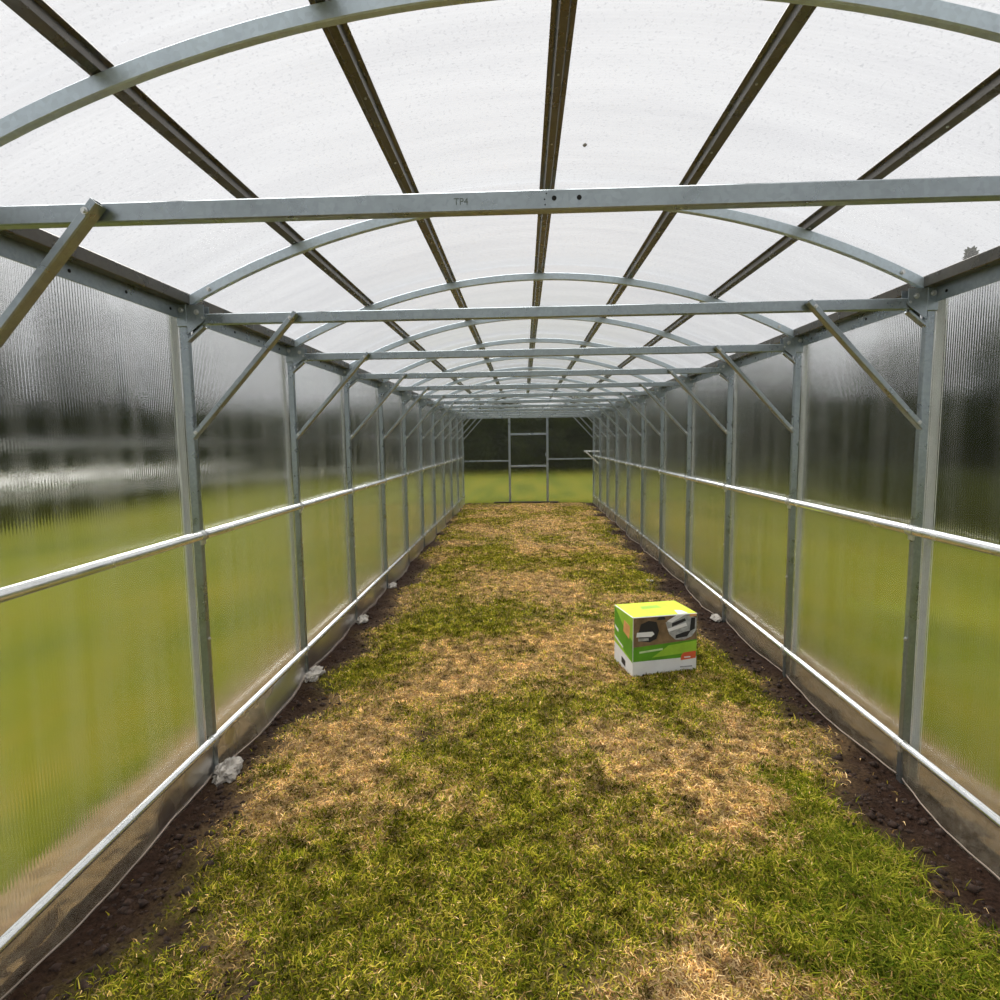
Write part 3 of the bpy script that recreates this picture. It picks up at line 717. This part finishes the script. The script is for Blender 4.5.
protoA = make_tree('broad_tree', 2.3, 5.6, .5, 3, M_LEAF, 6000)
protoB = make_tree('slender_tree', 1.15, 8.0, .3, 5, M_LEAF, 4000, True, .24)
protoC = make_tree('bushy_tree', 1.9, 4.0, .1, 8, M_LEAF2, 6000)
used = set()
def put(proto, x, y, s, lab, cat, group, rz=None, sz=None):
    o = proto if proto.name not in used else copy_tree(proto); used.add(proto.name)
    o.location = (x, y, -.06); o.rotation_euler = (0, 0, random.uniform(0, 6.28)); o.scale = (s, s, s * (sz or 1)); tag(o, lab, cat, group); return o
# behind the far end wall
for i, x in enumerate(np.arange(-13, 14, 2.6)):
    put(protoC if i % 2 else protoA, x + random.uniform(-.4, .4), 29 + random.uniform(-.6, 1.5), .52 + .08 * random.random(), 'dark bushy tree in the row behind the lawn beyond the far end wall' if i % 2 else 'broad dark tree in the row behind the lawn beyond the far end wall', 'tree', 'broad trees beyond the end wall' if not i % 2 else 'bushy trees beyond the end wall')
for i, x in enumerate(np.arange(-13, 14, 3.9)):
    put(protoA, x, 33, .56 + .08 * random.random(), 'broad dark tree in the row behind the lawn beyond the far end wall', 'tree', 'broad trees beyond the end wall')
# right side
for i, y in enumerate(np.arange(-3, 34, 3.3)):
    put(protoA if i % 3 else protoC, 10.2 + random.uniform(-.5, .5), y, .58 + .14 * random.random(), 'broad dark tree standing in the row to the right of the lawn' if i % 3 else 'bushy tree in the row to the right of the lawn', 'tree', 'broad trees on the right' if i % 3 else 'bushy trees on the right')
for i, y in enumerate(np.arange(0, 30, 3.2)):
    put(protoB, 21 + random.uniform(-.8, .8), y, 1.15 + .3 * random.random(), 'slender conifer rising behind the right-hand trees', 'tree', 'slender conifers on the right')
# left side: slender trees with bright gaps behind pale wall
for i, y in enumerate(np.arange(2, 60, 3.1)):
    put(protoB, -33 + random.uniform(-1.2, 1.2), y + random.uniform(-.5, .5), 1.25 + .65 * random.random(), 'slender dark conifer in the row behind the pale wall on the left', 'tree', 'slender conifers on the left')
for i, y in enumerate(np.arange(0, 60, 8.5)):
    put(protoA, -36 + random.uniform(-1, 1), y, .9 + .2 * random.random(), 'broad dark tree behind the conifers on the left', 'tree', 'broad trees on the left')
# low pale boundary wall, gravel track and dark hedge on the left
def hedge(name, x0, x1, y0, y1, h, mat, n, lab):
    r = np.random.default_rng(int(abs(x0) * 10)); c = np.stack([x0 + (x1 - x0) * r.random(n), y0 + (y1 - y0) * r.random(n), h * r.random(n) ** .7 * (.75 + .35 * np.sin(r.random(n) * 6))], -1)
    s = .10 * (.6 + .8 * r.random(n)); e1 = r.normal(size=(n, 3)); e1 /= np.linalg.norm(e1, axis=1)[:, None]; e2 = np.cross(e1, r.normal(size=(n, 3))); e2 /= np.linalg.norm(e2, axis=1)[:, None]
    P = np.stack([c - e1 * s[:, None], c - e2 * s[:, None] * .6, c + e1 * s[:, None], c + e2 * s[:, None] * .6], 1).reshape(-1, 3)
    tag(link(name, raw_mesh(name, P, np.arange(n * 4).reshape(-1, 4)), mat), lab, 'hedge')
hedge('low_hedge', -16, 16, 27.2, 28.4, 2.7, M_LEAF2, 110000, 'dark hedge at the end of the lawn beyond the far end wall')
hedge('low_hedge', 6.3, 8.6, -3, 30, .7, M_LEAF, 90000, 'low dark hedge under the trees on the right')
hedge('low_hedge', -11.4, -9.7, 3, 45, .55, M_LEAF, 60000, 'low dark hedge along the far edge of the left lawn')
hedge('clipped_hedge', -29.5, -28.2, 0, 60, 1.25, M_LEAF, 60000, 'taller dark hedge in front of the pale wall on the left')
bm = bmesh.new(); box(bm, (-21, 30, -.005), (7.5, 90, .05)); tag(obj('trim_track', bm, simple('pale_gravel', (.55, .55, .52), .9, 0, .15, 3)), kind='structure')
bm = bmesh.new(); box(bm, (-30.6, 30, .85), (.25, 80, 1.75)); box(bm, (-30.6, 30, 1.76), (.4, 80, .08))
tag(obj('boundary_wall', bm, simple('pale_render', (.62, .62, .58), .9, 0, .12, 2)), 'long low pale wall in front of the trees on the left', 'wall')

# ---------------------------------------------------------------- light
w = bpy.data.worlds.new('overcast'); SC.world = w; w.use_nodes = True; nt = w.node_tree; nt.nodes.clear()
o_ = nt.nodes.new('ShaderNodeOutputWorld'); bg = nt.nodes.new('ShaderNodeBackground'); nt.links.new(bg.outputs[0], o_.inputs[0])
tc = nt.nodes.new('ShaderNodeTexCoord'); sp = nt.nodes.new('ShaderNodeSeparateXYZ'); nt.links.new(tc.outputs['Generated'], sp.inputs[0])
r = ramp(nt, [(.0, (.80, .81, .83)), (.35, (.93, .935, .95)), (1, (1, 1, 1.0))], sp.outputs['Z']); nt.links.new(r.outputs[0], bg.inputs[0]); bg.inputs[1].default_value = .90
L = bpy.data.lights.new('sun', 'SUN'); L.energy = 5.2; L.angle = math.radians(60); L.color = (1, .97, .92)
so_ = bpy.data.objects.new('sun', L); COL.objects.link(so_); so_.rotation_euler = (math.radians(-28), math.radians(-12), 0)

# ---------------------------------------------------------------- camera
f_px, pit, yaw, rol, cxm = 593.725, .10104, -.04065, .01338, -.1031
sy, cy = math.sin(yaw), math.cos(yaw); cp, spn = math.cos(pit), math.sin(pit)
right = Vector((cy, -sy, 0)); up = Vector((spn * sy, spn * cy, cp)); fwd = Vector((cp * sy, cp * cy, -spn))
cr, sr = math.cos(rol), math.sin(rol)
r2 = right * cr - up * sr; u2 = right * sr + up * cr
cam = bpy.data.cameras.new('camera'); co = bpy.data.objects.new('camera', cam); COL.objects.link(co)
cam.sensor_width = 36; cam.lens = f_px / 1000 * 36; cam.clip_start = .02; cam.clip_end = 300
co.matrix_world = Matrix(((r2.x, u2.x, -fwd.x, cxm), (r2.y, u2.y, -fwd.y, 0), (r2.z, u2.z, -fwd.z, H_CAM), (0, 0, 0, 1)))
SC.camera = co
SC.view_settings.view_transform = 'Standard'; SC.view_settings.look = 'None'; SC.view_settings.gamma = 1; SC.view_settings.exposure = 0.0
SC.view_settings.use_curve_mapping = False
SC.cycles.max_bounces = 14; SC.cycles.transmission_bounces = 12; SC.cycles.transparent_max_bounces = 32; SC.cycles.diffuse_bounces = 4; SC.cycles.glossy_bounces = 5
SC.cycles.use_denoising = True; SC.cycles.sample_clamp_indirect = 6
